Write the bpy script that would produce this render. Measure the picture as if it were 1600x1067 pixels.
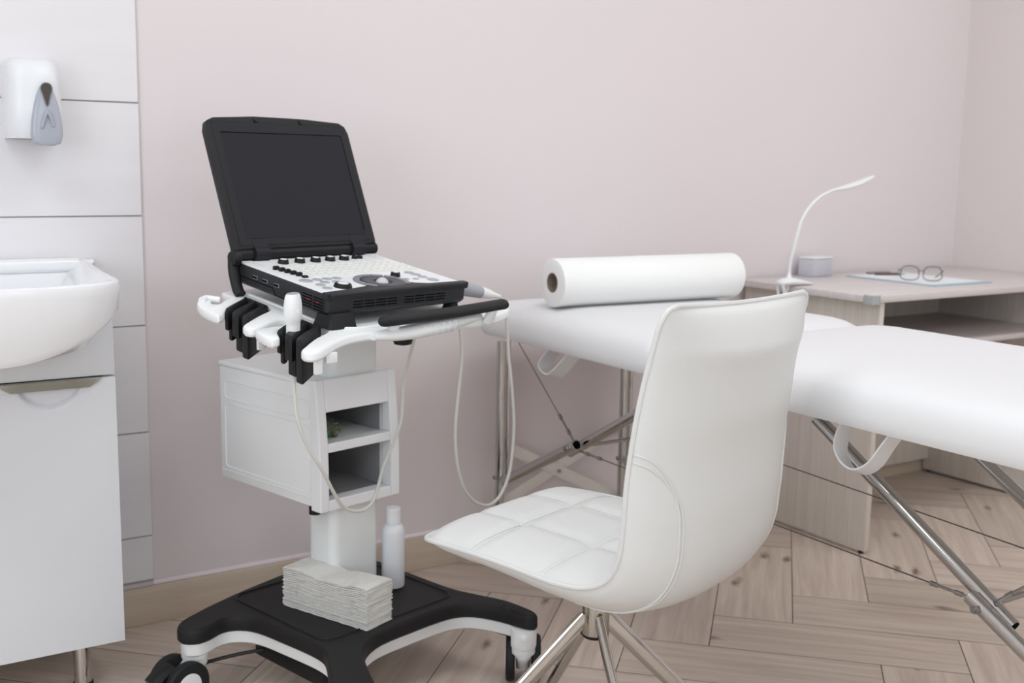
import bpy, bmesh, math, random
from mathutils import Vector, Matrix, Euler
random.seed(7)
for o in list(bpy.data.objects): bpy.data.objects.remove(o, do_unlink=True)
SC = bpy.context.scene
COL = SC.collection
R = math.radians
sin, cos, pi = math.sin, math.cos, math.pi

# ------------------------------------------------------------------ camera
def setup_camera():
    pitch, roll, yaw = R(8.83), R(.953), R(32.92)
    F = Vector((sin(yaw)*cos(pitch), cos(yaw)*cos(pitch), -sin(pitch)))
    r = Vector((cos(yaw), -sin(yaw), 0)); u = r.cross(F)
    rr = cos(roll)*r + sin(roll)*u; uu = -sin(roll)*r + cos(roll)*u
    m = Matrix((rr, uu, -F)).transposed().to_4x4(); m.translation = Vector((0, 0, 1.12))
    cam = bpy.data.cameras.new('camera'); co = bpy.data.objects.new('camera', cam); COL.objects.link(co)
    co.matrix_world = m
    cam.sensor_width = 36; cam.lens = 1790/1600*36; cam.clip_start = .05
    cam.dof.use_dof = True; cam.dof.focus_distance = 2.0; cam.dof.aperture_fstop = 4.5
    SC.camera = co
setup_camera()

# ------------------------------------------------------------------ world, light, exposure
w = bpy.data.worlds.new('world'); SC.world = w; w.use_nodes = True
w.node_tree.nodes['Background'].inputs[0].default_value = (.80, .90, 1, 1)
w.node_tree.nodes['Background'].inputs[1].default_value = 1.0
SC.view_settings.view_transform = 'Standard'; SC.view_settings.look = 'None'
SC.view_settings.gamma = 1; SC.view_settings.use_curve_mapping = False
SC.view_settings.exposure = -0.04
def area(name, loc, rot, sx, sy, power, col=(1, 1, 1)):
    l = bpy.data.lights.new(name, 'AREA'); l.shape = 'RECTANGLE'; l.size = sx; l.size_y = sy
    l.energy = power; l.color = col
    o = bpy.data.objects.new(name, l); COL.objects.link(o); o.location = loc; o.rotation_euler = rot
    return o
CEIL = 2.60
LAMPS = [(-.5, 1.45), (1.3, 1.45), (3.0, 1.45), (-.5, -1.0), (1.3, -1.0), (3.0, -1.0)]
for (lx, ly) in LAMPS: area('ceiling_light', (lx, ly, CEIL-.035), (0, 0, 0), 1.15, .55, 8.4 if ly > 0 else 7, (.90, .955, 1))
area('window_light', (.9, -2.27, 1.45), (R(90), 0, 0), 2.6, 1.3, 12, (.86, .94, 1))
area('window_light', (-1.57, -.1, 1.40), (0, R(-90), 0), 1.3, 2.2, 32, (.86, .94, 1))

# ------------------------------------------------------------------ materials
def srgb(c):
    return tuple((x/12.92 if x <= .04045 else ((x+.055)/1.055)**2.4) for x in [v/255 for v in c]) + (1,)
def mat(name, col, rough=.5, metal=0, spec=.5, bump=0, bscale=200, coat=0, var=0, vscale=8, trans=0, ior=1.45, stretch=(1, 1, 1), sub=0):
    m = bpy.data.materials.new(name); m.use_nodes = True; nt = m.node_tree; b = nt.nodes['Principled BSDF']
    c = srgb(col); b.inputs['Base Color'].default_value = c
    b.inputs['Roughness'].default_value = rough; b.inputs['Metallic'].default_value = metal
    b.inputs['Specular IOR Level'].default_value = spec; b.inputs['IOR'].default_value = ior
    b.inputs['Coat Weight'].default_value = coat; b.inputs['Transmission Weight'].default_value = trans
    tc = nt.nodes.new('ShaderNodeTexCoord'); mp = nt.nodes.new('ShaderNodeMapping')
    nt.links.new(tc.outputs['Object'], mp.inputs[0]); mp.inputs['Scale'].default_value = stretch
    if bump:
        n = nt.nodes.new('ShaderNodeTexNoise'); n.inputs['Scale'].default_value = bscale; n.inputs['Detail'].default_value = 3
        bp = nt.nodes.new('ShaderNodeBump'); bp.inputs['Strength'].default_value = bump; bp.inputs['Distance'].default_value = .002
        nt.links.new(mp.outputs[0], n.inputs['Vector']); nt.links.new(n.outputs[0], bp.inputs['Height']); nt.links.new(bp.outputs[0], b.inputs['Normal'])
    if var:
        n = nt.nodes.new('ShaderNodeTexNoise'); n.inputs['Scale'].default_value = vscale; n.inputs['Detail'].default_value = 4
        cr = nt.nodes.new('ShaderNodeValToRGB'); cr.color_ramp.elements[0].position = .3; cr.color_ramp.elements[1].position = .7
        cr.color_ramp.elements[0].color = tuple(max(0, x*(1-var)) for x in c[:3]) + (1,)
        cr.color_ramp.elements[1].color = tuple(min(1, x*(1+var)) for x in c[:3]) + (1,)
        nt.links.new(mp.outputs[0], n.inputs['Vector']); nt.links.new(n.outputs[0], cr.inputs[0]); nt.links.new(cr.outputs[0], b.inputs['Base Color'])
    return m
M = dict(
    pink=mat('pink_paint', (229, 220, 221), .75, bump=.08, bscale=350),
    beige=mat('beige_paint', (226, 217, 215), .75, bump=.08, bscale=350),
    white_paint=mat('white_ceiling_paint', (236, 236, 234), .9, bump=.05),
    caulk=mat('pale_caulk', (252, 240, 247), .6, bump=.1),
    grout=mat('grout', (172, 170, 171), .9, bump=.2),
    leather=mat('white_leatherette', (220, 221, 219), .42, spec=.35, bump=.12, bscale=500),
    tabvinyl=mat('white_vinyl', (230, 230, 231), .45, spec=.35, bump=.05, bscale=400),
    plastic=mat('white_plastic', (240, 242, 242), .42, spec=.4, bump=.05, bscale=900),
    gplastic=mat('light_grey_plastic', (232, 235, 235), .45, bump=.05, bscale=900),
    panelw=mat('white_panel', (237, 238, 240), .4, bump=.03, bscale=900),
    keyw=mat('key_plastic', (236, 237, 233), .5),
    keyl=mat('key_letter', (196, 198, 195), .6),
    greyb=mat('grey_button', (168, 172, 180), .4),
    greyring=mat('grey_ring', (132, 135, 141), .35),
    darkgrey=mat('dark_grey_bowl', (70, 72, 77), .45),
    hchrome=mat('handle_chrome', (150, 152, 142), .12, 1),
    black=mat('black_plastic', (26, 26, 28), .42, spec=.3, bump=.12, bscale=900),
    black2=mat('black_textured', (27, 26, 28), .5, spec=.35, bump=.3, bscale=1200),
    blackdeep=mat('dark_slot', (3, 3, 4), .9, spec=.1),
    rubber=mat('black_rubber', (31, 32, 34), .55, spec=.35, bump=.1),
    mbody=mat('machine_body', (40, 41, 44), .5, spec=.35, bump=.06, bscale=900),
    screen=mat('screen_panel', (42, 41, 46), .5, spec=.12),
    bezel=mat('screen_bezel', (34, 35, 39), .5, spec=.25, bump=.06, bscale=900),
    ball=mat('trackball', (196, 200, 205), .12, spec=.7),
    red=mat('red_mark', (150, 40, 48), .5),
    chrome=mat('chrome', (205, 203, 198), .09, 1, bump=.02, bscale=60),
    steel=mat('dull_steel', (165, 163, 160), .3, 1, bump=.05),
    legchrome=mat('leg_chrome', (196, 196, 195), .11, 1),
    wire=mat('steel_wire', (120, 118, 116), .35, 1),
    alu=mat('painted_flat_bar', (226, 220, 214), .5),
    ceramic=mat('ceramic', (240, 241, 243), .12, spec=.6, coat=.3),
    lacquer=mat('white_lacquer', (224, 226, 230), .16, spec=.5),
    disp=mat('dispenser_plastic', (236, 238, 241), .3),
    dispgrey=mat('dispenser_lever', (176, 181, 192), .15, spec=.7),
    dispdark=mat('dispenser_window', (62, 48, 34), .15),
    paper=mat('paper_roll', (243, 243, 241), .9, bump=.15, bscale=600),
    card=mat('cardboard_core', (142, 128, 114), .9, bump=.2),
    towel=mat('recycled_towel', (226, 225, 220), .95, bump=.5, bscale=700, var=.05, vscale=60),
    bottle=mat('bottle_plastic', (236, 239, 243), .38, bump=.03),
    lampw=mat('lamp_plastic', (240, 242, 242), .3),
    boxg=mat('grey_card_box', (206, 206, 214), .5, var=.03),
    paperw=mat('sheet_paper', (240, 242, 244), .8),
    blueb=mat('light_blue_board', (168, 198, 210), .35),
    frame=mat('dark_frame', (70, 66, 70), .35),
    pen=mat('pen', (96, 80, 76), .4),
    clear=mat('clear_plastic', (225, 232, 232), .15, trans=.6),
    lens=mat('lens', (250, 252, 252), .03, trans=1, ior=1.05),
    bag=mat('packet_film', (120, 124, 104), .3, var=.3, vscale=40),
    baggreen=mat('packet_green', (70, 112, 84), .4),
    cable=mat('white_cable', (214, 214, 208), .45),
    bcable=mat('black_cable', (30, 30, 32), .5),
    thread=mat('white_thread', (226, 226, 222), .8),
)
def emis(name, col, s):
    m = bpy.data.materials.new(name); m.use_nodes = True; b = m.node_tree.nodes['Principled BSDF']
    b.inputs['Emission Color'].default_value = col; b.inputs['Emission Strength'].default_value = s; return m
M['glow'] = emis('led_panel', (1, .98, .96, 1), 1.5)

def wood(name, c1, c2, dirn, scale=2.2, knots=0, stretch=14, rough=.45, attr=False):
    """streaky grain along one object axis (or along the UV u axis when attr)"""
    m = bpy.data.materials.new(name); m.use_nodes = True; nt = m.node_tree; L = nt.links; N = nt.nodes
    b = N['Principled BSDF']; b.inputs['Roughness'].default_value = rough
    tc = N.new('ShaderNodeTexCoord'); mp = N.new('ShaderNodeMapping')
    L.new(tc.outputs['UV' if attr else 'Object'], mp.inputs[0])
    s = [stretch]*3; s[dirn] = 1
    if attr: s = (1, stretch, 1)
    mp.inputs['Scale'].default_value = s
    n = N.new('ShaderNodeTexNoise'); n.inputs['Scale'].default_value = scale; n.inputs['Detail'].default_value = 6; n.inputs['Roughness'].default_value = .62
    n.inputs['Distortion'].default_value = .6
    L.new(mp.outputs[0], n.inputs['Vector'])
    cr = N.new('ShaderNodeValToRGB'); cr.color_ramp.elements[0].position = .3; cr.color_ramp.elements[1].position = .72
    cr.color_ramp.elements[0].color = srgb(c1); cr.color_ramp.elements[1].color = srgb(c2)
    L.new(n.outputs[0], cr.inputs[0]); out = cr.outputs[0]
    if attr:
        at = N.new('ShaderNodeAttribute'); at.attribute_name = 'tone'; at.attribute_type = 'GEOMETRY'
        hs = N.new('ShaderNodeHueSaturation'); mr = N.new('ShaderNodeMapRange')
        mr.inputs[3].default_value = .90; mr.inputs[4].default_value = 1.08
        L.new(at.outputs['Fac'], mr.inputs[0]); L.new(mr.outputs[0], hs.inputs['Value']); L.new(out, hs.inputs['Color']); out = hs.outputs[0]
    if knots:
        mp2 = N.new('ShaderNodeMapping'); L.new(tc.outputs['UV'], mp2.inputs[0]); mp2.inputs['Scale'].default_value = (1, 2.6, 1)
        v = N.new('ShaderNodeTexVoronoi'); v.voronoi_dimensions = '2D'; v.inputs['Scale'].default_value = 3.4; v.inputs['Randomness'].default_value = 1
        n3 = N.new('ShaderNodeTexNoise'); n3.inputs['Scale'].default_value = 16; n3.inputs['Detail'].default_value = 3
        mx = N.new('ShaderNodeMixRGB'); mx.inputs[0].default_value = .075
        L.new(mp2.outputs[0], n3.inputs['Vector']); L.new(mp2.outputs[0], mx.inputs[1]); L.new(n3.outputs['Color'], mx.inputs[2]); L.new(mx.outputs[0], v.inputs['Vector'])
        k = N.new('ShaderNodeValToRGB'); k.color_ramp.elements[0].position = .02; k.color_ramp.elements[1].position = .13
        k.color_ramp.elements[0].color = (1, 1, 1, 1); k.color_ramp.elements[1].color = (0, 0, 0, 1)
        L.new(v.outputs['Distance'], k.inputs[0])
        th = N.new('ShaderNodeMath'); th.operation = 'GREATER_THAN'; th.inputs[1].default_value = .60
        sp = N.new('ShaderNodeSeparateColor'); L.new(v.outputs['Color'], sp.inputs[0]); L.new(sp.outputs[0], th.inputs[0])
        mu = N.new('ShaderNodeMath'); mu.operation = 'MULTIPLY'; L.new(k.outputs[0], mu.inputs[0]); L.new(th.outputs[0], mu.inputs[1])
        mu2 = N.new('ShaderNodeMath'); mu2.operation = 'MULTIPLY'; mu2.inputs[1].default_value = knots; L.new(mu.outputs[0], mu2.inputs[0])
        mk = N.new('ShaderNodeMixRGB'); mk.inputs[2].default_value = srgb((104, 80, 66)); L.new(mu2.outputs[0], mk.inputs[0]); L.new(out, mk.inputs[1]); out = mk.outputs[0]
    L.new(out, b.inputs['Base Color'])
    bp = N.new('ShaderNodeBump'); bp.inputs['Strength'].default_value = .12; bp.inputs['Distance'].default_value = .001
    L.new(n.outputs[0], bp.inputs['Height']); L.new(bp.outputs[0], b.inputs['Normal'])
    return m
M['plank'] = wood('oak_plank', (192, 174, 160), (224, 209, 196), 0, 2.4, .85, 16, .42, attr=True)
M['plankgap'] = mat('plank_gap', (92, 74, 64), .9)
M['skirt'] = wood('skirting_oak', (198, 182, 164), (216, 200, 182), 0, 2.5, 0, 16, .5)
M['deskv'] = wood('pale_laminate_upright', (212, 203, 193), (230, 222, 214), 2, 3, 0, 22, .45)
M['deskh'] = wood('pale_laminate_top', (206, 198, 196), (222, 215, 214), 0, 3, 0, 22, .4)
M['tile'] = mat('white_wood_look_tile', (234, 231, 233), .35, var=.014, vscale=3, stretch=(1, 1, 9), bump=.05, bscale=40)

# ------------------------------------------------------------------ mesh helpers
OFF = {}
def obj(name, bm, m, parent=None, smooth=True, subd=0, solid=0, bev=0):
    me = bpy.data.meshes.new(name)
    root = parent
    while root is not None and root.parent is not None: root = root.parent
    if root is not None and root.name in OFF: bmesh.ops.translate(bm, verts=bm.verts, vec=-OFF[root.name])
    bmesh.ops.recalc_face_normals(bm, faces=bm.faces)
    if smooth:
        for f in bm.faces: f.smooth = True
        for e in bm.edges:
            if len(e.link_faces) == 2 and e.calc_face_angle(0) > R(38): e.smooth = False
    bm.to_mesh(me); bm.free()
    for mm in (m if isinstance(m, (list, tuple)) else [m]): me.materials.append(mm)
    o = bpy.data.objects.new(name, me); COL.objects.link(o)
    if parent is not None: o.parent = parent
    if bev:
        b = o.modifiers.new('b', 'BEVEL'); b.width = bev; b.segments = 2; b.limit_method = 'ANGLE'; b.angle_limit = R(40)
    if subd:
        s = o.modifiers.new('s', 'SUBSURF'); s.levels = subd; s.render_levels = subd
    return o
def thing(name, label, cat, loc=(0, 0, 0), rot=(0, 0, 0), group=None, world=True):
    o = bpy.data.objects.new(name, None); COL.objects.link(o); o.empty_display_size = .05
    o.location = loc; o.rotation_euler = rot; o['label'] = label; o['category'] = cat
    if group: o['group'] = group
    if world: OFF[o.name] = Vector(loc)
    return o
def tag(o, label, cat, group=None):
    o['label'] = label; o['category'] = cat
    if group: o['group'] = group
    return o
def struct(o): o['kind'] = 'structure'; return o
def box(bm, lo, hi, bev=0, seg=2):
    r = bmesh.ops.create_cube(bm, size=1); vs = r['verts']
    for v in vs:
        v.co = Vector([lo[i] + (v.co[i]+.5)*(hi[i]-lo[i]) for i in range(3)])
    if bev:
        es = list({e for v in vs for e in v.link_edges})
        bmesh.ops.bevel(bm, geom=es, offset=bev, segments=seg, profile=.5, affect='EDGES')
def bx(lo, hi, bev=0, seg=2):
    bm = bmesh.new(); box(bm, lo, hi, bev, seg); return bm
def spline(pts, n=8, closed=False):
    P = [Vector(p) for p in pts]; out = []; N = len(P)
    rng = range(N if closed else N-1)
    for i in rng:
        p0 = P[(i-1) % N] if (closed or i > 0) else P[0]*2-P[1]
        p1 = P[i]; p2 = P[(i+1) % N]
        p3 = P[(i+2) % N] if (closed or i+2 < N) else P[-1]*2-P[-2]
        for k in range(n):
            t = k/n
            out.append(.5*((2*p1)+(p2-p0)*t+(2*p0-5*p1+4*p2-p3)*t*t+(3*p1-p0-3*p2+p3)*t**3))
    if not closed: out.append(P[-1])
    return out
def tube(bm, pts, r, seg=10, closed=False, caps=True, sx=1, up=None):
    """sweep an ellipse (r*sx along the side vector, r along the up vector); r may be a list"""
    P = [Vector(p) for p in pts]; n = len(P); rings = []
    prev = None
    for i in range(n):
        if closed: t = (P[(i+1) % n]-P[i-1]).normalized()
        else: t = (P[min(i+1, n-1)]-P[max(i-1, 0)]).normalized()
        if up is not None: a = t.cross(Vector(up)).normalized()
        elif prev is None:
            a = t.cross(Vector((0, 0, 1)))
            if a.length < .1: a = t.cross(Vector((1, 0, 0)))
            a.normalize()
        else: a = (prev - t*prev.dot(t)).normalized()
        prev = a; b = a.cross(t).normalized()
        rr = r[i] if isinstance(r, (list, tuple)) else r
        rings.append([bm.verts.new(P[i]+a*cos(2*pi*k/seg)*rr*sx+b*sin(2*pi*k/seg)*rr) for k in range(seg)])
    m = n if closed else n-1
    for i in range(m):
        A, B = rings[i], rings[(i+1) % n]
        for k in range(seg): bm.faces.new((A[k], A[(k+1) % seg], B[(k+1) % seg], B[k]))
    if caps and not closed:
        bm.faces.new(rings[0][::-1]); bm.faces.new(rings[-1])
def tb(pts, r, seg=10, **k):
    bm = bmesh.new(); tube(bm, pts, r, seg, **k); return bm
def loft(bm, rings, cap0=True, cap1=True):
    rs = [[bm.verts.new(p) for p in ring] for ring in rings]; n = len(rs[0])
    for A, B in zip(rs, rs[1:]):
        for k in range(n): bm.faces.new((A[k], A[(k+1) % n], B[(k+1) % n], B[k]))
    if cap0: bm.faces.new(rs[0][::-1])
    if cap1: bm.faces.new(rs[-1])
def lathe(prof, c=(0, 0, 0), seg=28, axis='z', cap0=True, cap1=True):
    bm = bmesh.new(); rings = []
    for r, h in prof:
        ring = []
        for k in range(seg):
            a = 2*pi*k/seg; x, y = r*cos(a), r*sin(a)
            p = {'z': (x, y, h), 'x': (h, x, y), 'y': (x, h, y)}[axis]
            ring.append(Vector(c)+Vector(p))
        rings.append(ring)
    loft(bm, rings, cap0, cap1); return bm
def inset(poly, d):
    """offset a CCW 2D outline inwards by d (simple vertex-normal offset)"""
    n = len(poly); out = []
    for i in range(n):
        a, b, c = Vector(poly[i-1]), Vector(poly[i]), Vector(poly[(i+1) % n])
        e1 = (b-a).normalized(); e2 = (c-b).normalized()
        n1 = Vector((-e1.y, e1.x)); n2 = Vector((-e2.y, e2.x)); nn = (n1+n2)
        if nn.length < 1e-5: nn = n1
        nn.normalize(); k = max(.5, nn.dot(n1)); out.append(tuple(b+nn*d/k))
    return out
def prism(poly, levels, zf=None):
    """levels: list of (inset, z)"""
    bm = bmesh.new(); rings = []
    for d, z in levels:
        q = inset(poly, d) if d else poly
        rings.append([Vector((p[0], p[1], z+(zf(p[0], p[1]) if zf else 0))) for p in q])
    loft(bm, rings); return bm
def rrect(x0, y0, x1, y1, r, n=5):
    out = []
    for cx, cy, a0 in ((x1-r, y0+r, -90), (x1-r, y1-r, 0), (x0+r, y1-r, 90), (x0+r, y0+r, 180)):
        for k in range(n+1):
            a = R(a0+90*k/n); out.append((cx+r*cos(a), cy+r*sin(a)))
    return out
def smooth2(pts, n=4):
    return [(p.x, p.y) for p in spline([(x, y, 0) for x, y in pts], n, True)]
def merge(*bms):
    a = bms[0]
    for b in bms[1:]:
        me = bpy.data.meshes.new('t'); b.to_mesh(me); b.free(); a.from_mesh(me); bpy.data.meshes.remove(me)
    return a
def copy_tree(o, parent=None):
    c = o.copy(); COL.objects.link(c); c.parent = parent
    for ch in list(o.children): copy_tree(ch, c)
    return c
def text_bm(s, size, m4):
    cu = bpy.data.curves.new('t', 'FONT'); cu.body = s; cu.size = size; cu.extrude = .0003
    ob = bpy.data.objects.new('t', cu); COL.objects.link(ob)
    dg = bpy.context.evaluated_depsgraph_get(); me = bpy.data.meshes.new_from_object(ob.evaluated_get(dg))
    bpy.data.objects.remove(ob); bm = bmesh.new(); bm.from_mesh(me); bmesh.ops.transform(bm, matrix=m4, verts=bm.verts); return bm

# ------------------------------------------------------------------ room
X0, X1, Y0, Y1 = -1.6, 3.705, -2.3, 2.703
def build_floor():
    wd, L = .1945, 3; hy = R(46)
    S = Vector((sin(hy), cos(hy))); Fd = Vector((cos(hy), -sin(hy))); u0, v0 = -.116, 2.61
    bm = bmesh.new(); uvl = bm.loops.layers.uv.new('UVMap'); tone = bm.faces.layers.float.new('tone')
    def quad(pts, z, mi, uv, t):
        vs = [bm.verts.new((p[0], p[1], z)) for p in pts]; f = bm.faces.new(vs); f.material_index = mi; f[tone] = t
        for l, q in zip(f.loops, uv): l[uvl].uv = q
        return f
    quad([(X0, Y0), (X1, Y0), (X1, Y1), (X0, Y1)], -.0025, 1, [(0, 0)]*4, .5)
    g = .0011
    cs = [Vector(c) for c in ((X0, Y0), (X1, Y0), (X1, Y1), (X0, Y1))]
    us = [c.dot(Fd) for c in cs]; vs_ = [c.dot(S) for c in cs]
    i0, i1 = int((min(us)-u0)/wd)-5, int((max(us)-u0)/wd)+5
    j0, j1 = int((min(vs_)-v0)/wd)-5, int((max(vs_)-v0)/wd)+5
    for j in range(j0, j1):
        for i in range(i0, i1):
            d = (i-j) % 6
            if d == 0: a0, a1, b0, b1, ax = i, i+3, j, j+1, 0
            elif d == 5: a0, a1, b0, b1, ax = i, i+1, j, j+3, 1
            else: continue
            ua, ub, va, vb = u0+a0*wd+g, u0+a1*wd-g, v0+b0*wd+g, v0+b1*wd-g
            pts = [Fd*x+S*y for x, y in ((ua, va), (ub, va), (ub, vb), (ua, vb))]
            c = sum(pts, Vector((0, 0)))/4
            if not (X0-.35 < c.x < X1+.35 and Y0-.35 < c.y < Y1+.35): continue
            o1, o2 = random.uniform(0, 40), random.uniform(0, 40)
            ln, hh = 3*wd, wd
            uv = [(o1, o2), (o1+ln, o2), (o1+ln, o2+hh), (o1, o2+hh)] if ax == 0 else [(o1, o2), (o1, o2+hh), (o1+ln, o2+hh), (o1+ln, o2)]
            quad(pts, 0, 0, uv, random.random())
    geom = bm.verts[:]+bm.edges[:]+bm.faces[:]
    for co, no in (((X0, 0, 0), (-1, 0, 0)), ((X1, 0, 0), (1, 0, 0)), ((0, Y0, 0), (0, -1, 0)), ((0, Y1, 0), (0, 1, 0))):
        bmesh.ops.bisect_plane(bm, geom=bm.verts[:]+bm.edges[:]+bm.faces[:], plane_co=co, plane_no=no, clear_outer=True)
    struct(obj('floor', bm, [M['plank'], M['plankgap']], smooth=False))
build_floor()
T = .12
struct(obj('wall_back', bx((X0-T, Y1, -.01), (X1+T, Y1+T, CEIL)), M['pink'], smooth=False))
struct(obj('wall_right', bx((X1, Y0, -.01), (X1+T, Y1, CEIL)), M['beige'], smooth=False))
def win_wall():
    bm = bmesh.new()
    box(bm, (X0-T, Y0-T, -.01), (X1+T, Y0, .8)); box(bm, (X0-T, Y0-T, 2.1), (X1+T, Y0, CEIL))
    box(bm, (X0-T, Y0-T, .8), (-.4, Y0, 2.1)); box(bm, (2.2, Y0-T, .8), (X1+T, Y0, 2.1)); return bm
struct(obj('wall_front', win_wall(), M['beige'], smooth=False))
def left_wall():
    bm = bmesh.new()
    box(bm, (X0-T, Y0, -.01), (X0, Y1, .75)); box(bm, (X0-T, Y0, 2.05), (X0, Y1, CEIL)); box(bm, (X0-T, Y0, .75), (X0, -1.2, 2.05)); box(bm, (X0-T, 1.0, .75), (X0, Y1, 2.05)); return bm
struct(obj('wall_left', left_wall(), M['beige'], smooth=False))
struct(obj('ceiling', bx((X0-T, Y0-T, CEIL), (X1+T, Y1+T, CEIL+.1)), M['white_paint'], smooth=False))
def window():
    fr = bmesh.new()
    for xa, xb, za, zb in ((-.4, -.35, .8, 2.1), (2.15, 2.2, .8, 2.1), (-.35, 2.15, .8, .85), (-.35, 2.15, 2.05, 2.1), (.875, .925, .85, 2.05)):
        box(fr, (xa, Y0-.08, za), (xb, Y0-.02, zb), .004)
    o = struct(obj('window_1', fr, M['lampw']))
    obj('pane', bx((-.35, Y0-.05, .85), (2.15, Y0-.046, 2.05)), M['lens'], o, smooth=False)
    fr = bmesh.new()
    for ya, yb, za, zb in ((-1.2, -1.15, .75, 2.05), (.95, 1.0, .75, 2.05), (-1.15, .95, .75, .80), (-1.15, .95, 2.0, 2.05), (-.125, -.075, .8, 2.0)):
        box(fr, (X0-.08, ya, za), (X0-.04, yb, zb), .004)
    o = struct(obj('window_2', fr, M['lampw']))
    obj('pane', bx((X0-.062, -1.15, .8), (X0-.058, .95, 2.0)), M['lens'], o, smooth=False)
window()
for (lx, ly) in LAMPS:
    t = thing('ceiling_panel_light', 'flat white rectangular light panel on the ceiling', 'light', (lx, ly, CEIL), group='ceiling light panels')
    fr = bmesh.new()
    for lo, hi in (((-.6, -.3), (.6, -.28)), ((-.6, .28), (.6, .3)), ((-.6, -.28), (-.58, .28)), ((.58, -.28), (.6, .28))):
        box(fr, (lx+lo[0], ly+lo[1], CEIL-.022), (lx+hi[0], ly+hi[1], CEIL-.0005))
    obj('frame', fr, M['lampw'], t, smooth=False)
    obj('diffuser', bx((lx-.58, ly-.28, CEIL-.012), (lx+.58, ly+.28, CEIL-.004)), M['glow'], t, smooth=False)
# tiled part of the back wall behind the washbasin
TX = .722
def tiles():
    bm = bmesh.new(); zs = [.110]+[.2205+.2553*i for i in range(0, 11)]
    zz = [(.110, .2205)]+[(.2205+.2553*i, .2205+.2553*(i+1)) for i in range(0, 10)]
    for z0, z1 in zz:
        if z0 > CEIL-.03: continue
        z1 = min(z1, CEIL); x = TX
        while x > X0+.01:
            xa = max(x-.75, X0+.001); box(bm, (xa+.0012, Y1-.009, z0+.0014), (x-(.0012 if x < TX else 0), Y1-.0035, z1-.0014), .0012, 1); x -= .75
    return bm
struct(obj('wall_tiled', tiles(), M['tile']))
struct(obj('trim_1', bx((X0+.001, Y1-.0048, .105), (TX-.0006, Y1-.0006, CEIL-.001)), M['grout'], smooth=False))
struct(obj('baseboard_back', bx((X0, Y1-.013, 0), (X1, Y1-.0006, .094), .002), M['skirt']))
struct(obj('baseboard_right', bx((X1-.013, Y0, 0), (X1-.0006, Y1-.013, .094), .002), M['skirt']))
struct(obj('trim_2', bx((TX+.0006, Y1-.004, .0945), (X1-.014, Y1-.0006, .105), .001), M['caulk']))

# ------------------------------------------------------------------ vanity cabinet and basin
def vanity():
    t = thing('vanity_cabinet', 'white glossy bathroom vanity cabinet on chrome feet under the washbasin', 'cabinet', (.315, 2.53, 0))
    for nm, lo, hi in (('side_panel', (.065, 2.381, .118), (.081, 2.70, .80)), ('side_panel', (.549, 2.381, .118), (.565, 2.70, .80)), ('bottom_panel', (.081, 2.381, .118), (.549, 2.70, .134)), ('rear_panel', (.081, 2.684, .134), (.549, 2.70, .80))):
        obj(nm, bx(lo, hi, .001), M['lacquer'], t)
    obj('top_panel', bx((.062, 2.362, .683), (.568, 2.380, .80), .0015), M['lacquer'], t)
    for n, (a, b) in enumerate(((.062, .314), (.316, .568))):
        # door with a half-moon finger recess
        c = (a+b)/2
        d = obj('door', door_bm(a, b, c), M['lacquer'], t)
        d['label'] = 'right door with half-moon finger recess' if n else 'left door with half-moon finger recess'
        h = bmesh.new()
        pr = []
        for k in range(9):
            x = c-.098+.196*k/8
            pr.append(x)
        rings = []
        for x in pr:
            e = min(1, (.098-abs(x-c))/.018); hh = .004+.014*e
            if abs(x-c) > .0975: hh = .003
            rings.append([(x, 2.3585, .6815), (x, 2.3555, .6795), (x, 2.3545, .6805-hh), (x, 2.3575, .680-hh), (x, 2.368, .680-hh), (x, 2.372, .6805)])
        loft(h, rings)
        obj('handle', h, M['hchrome'], d)
    for x in (.11, .495):
        for y in (2.43, 2.66):
            l = obj('leg', lathe([(.0185, .012), (.0185, .1178)], (x, y, 0), 24), M['chrome'], t)
            obj('foot', lathe([(.017, .0005), (.0205, .003), (.0205, .011), (.0185, .0125)], (x, y, 0), 24), M['rubber'], l)
def door_bm(a, b, c):
    bm = bmesh.new(); z0, z1 = .1135, .6795; yf, yb = 2.360, 2.378
    nx, rr = 28, .062
    xs = [a, c-.0985]+[c-rr+2*rr*k/nx for k in range(nx+1)]+[c+.0985, b]
    def depth(x, z):
        dx = abs(x-c)
        if dx < rr:
            zb = z1-.056*math.sqrt(max(0, 1-(dx/rr)**2))
            if z > zb: return .010*min(1, (z-zb)/.010)
        return 0
    zs = [z0, .3, .5, .60]+[.615+.004*k for k in range(16)]+[z1]
    g = [[bm.verts.new((x, yf+depth(x, z), z)) for x in xs] for z in zs]
    for j in range(len(zs)-1):
        for i in range(len(xs)-1): bm.faces.new((g[j][i], g[j][i+1], g[j+1][i+1], g[j+1][i]))
    box(bm, (a, yf+.0101, z0), (b, yb, z1))
    for (i, x) in ((0, a), (-1, b)):
        p = [bm.verts.new(q) for q in ((x, yf, z0), (x, yb-.006, z0), (x, yb-.006, z1), (x, yf, z1))]; bm.faces.new(p)
    p = [bm.verts.new(q) for q in ((a, yf, z0), (b, yf, z0), (b, yb-.006, z0), (a, yb-.006, z0))]; bm.faces.new(p)
    return bm
vanity()
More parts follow.
